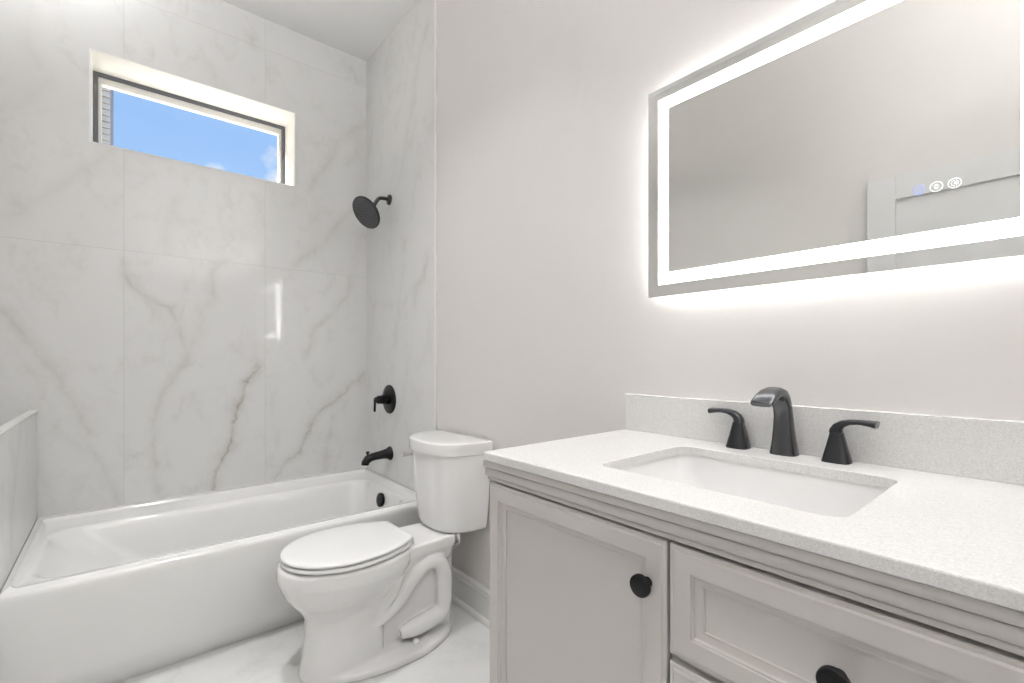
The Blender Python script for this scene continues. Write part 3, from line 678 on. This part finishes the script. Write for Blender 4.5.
def band(bm, i0, i1, x0, x1):
    a, b, c, e = MY0+i0, MY1-i0, MZ0+i0, MZ1-i0; a2, b2, c2, e2 = MY0+i1, MY1-i1, MZ0+i1, MZ1-i1
    ro = lambda x: [(x, a, c), (x, b, c), (x, b, e), (x, a, e)]; ri = lambda x: [(x, a2, c2), (x, b2, c2), (x, b2, e2), (x, a2, e2)]
    R = [ro(x1), ro(x0), ri(x0), ri(x1)]; loft(bm, R + [R[0]], False, False); bmesh.ops.remove_doubles(bm, verts=bm.verts[:], dist=1e-7)
bm = bmesh.new(); band(bm, 0, IN0, MX, -.0352); loft(bm, [[(x, MY0+IN1, MZ0+IN1), (x, MY1-IN1, MZ0+IN1), (x, MY1-IN1, MZ1-IN1), (x, MY0+IN1, MZ1-IN1)] for x in (MX, -.0352)])
obj('glass', bm, M['mirror'], mir)
bm = bmesh.new(); band(bm, IN0, IN1, MX, -.0352); obj('light_band', bm, M['led'], mir, label='frosted glowing border')
def ring_yz(bm, y, z, r0, r1, x0, x1, n=36):
    c = lambda r, x: [(x, y+r*math.cos(2*PI*i/n), z+r*math.sin(2*PI*i/n)) for i in range(n)]
    R = [c(r1, x1), c(r1, x0), c(r0, x0), c(r0, x1)]; loft(bm, R + [R[0]], False, False); bmesh.ops.remove_doubles(bm, verts=bm.verts[:], dist=1e-7)
bx0, bx1 = MX-.0008, MX+.0002
for k, (y, z) in enumerate(((.1862, 1.4540), (.1612, 1.4536), (.1362, 1.4532))):
    mt = M['btnb'] if k == 0 else M['btnw']
    bm = bmesh.new(); ring_yz(bm, y, z, .0080, .0096, bx0, bx1)
    bt = obj('touch_button', bm, mt, mir, label=('blue lit ring with wavy lines', 'white lit ring with up and down arrows', 'white lit ring with a dotted sun')[k])
    bm = bmesh.new()
    if k == 0:
        for j in (-1, 0, 1):
            tube(bm, [(MX-.0003, y+j*.003-.0006+.0008*math.sin(i*2.1), z-.0045+i*.0018) for i in range(6)], .0006, 6, 3)
        box(bm, bx0, bx1, y-.0048, y+.0048, z-.0056, z-.0048)
    elif k == 1:
        for sg in (1, -1):
            vs = [[(x, y-.0038, z+sg*.0012), (x, y+.0038, z+sg*.0012), (x, y+.0006, z+sg*.0048), (x, y-.0006, z+sg*.0048)] for x in (bx1, bx0)]; loft(bm, vs)
    else:
        for i in range(9):
            a = 2*PI*i/9; ring_yz(bm, y+.0048*math.cos(a), z+.0048*math.sin(a), .0003, .0010, bx0, bx1, 8)
        ring_yz(bm, y-.001, z, .0004, .0022, bx0, bx1, 14)
    obj('icon', bm, mt, bt)

# ------------------------------------------------------------------ outside: the neighbouring house seen through the window's left end
nh = thing('neighbouring_house', (-4.5, 15.5, 0), 'neighbouring house with greyish lap siding seen through the window at left', 'house')
bm = bmesh.new(); hx1, hy0 = -1.42, 13.0
z = 0
while z < 11.0:
    loft(bm, [[(x, hy0, z+.108), (x, hy0-.02, z+.006), (x, hy0-.016, z), (x, hy0+.05, z), (x, hy0+.05, z+.108)] for x in (-8.5, hx1)]); z += .13
obj('lap_siding', bm, M['siding'], nh)
bm = bmesh.new(); box(bm, -8.5, hx1-.01, hy0+.05, 18, 0, 11); obj('house_body', bm, M['frame'], nh)
bm = bmesh.new(); loft(bm, [[(x, hy0-.4, 11), (x, 18.4, 11), (x, 15.5, 13.4)] for x in (-8.9, hx1+.25)]); obj('roof', bm, M['frame'], nh)
bm = bmesh.new(); box(bm, -30, 30, YB, 40, -.35, -.02); o = struct('ground', bm, pbr('outdoor_ground', (.40, .37, .32), .9), 'bare pale ground outside the window')
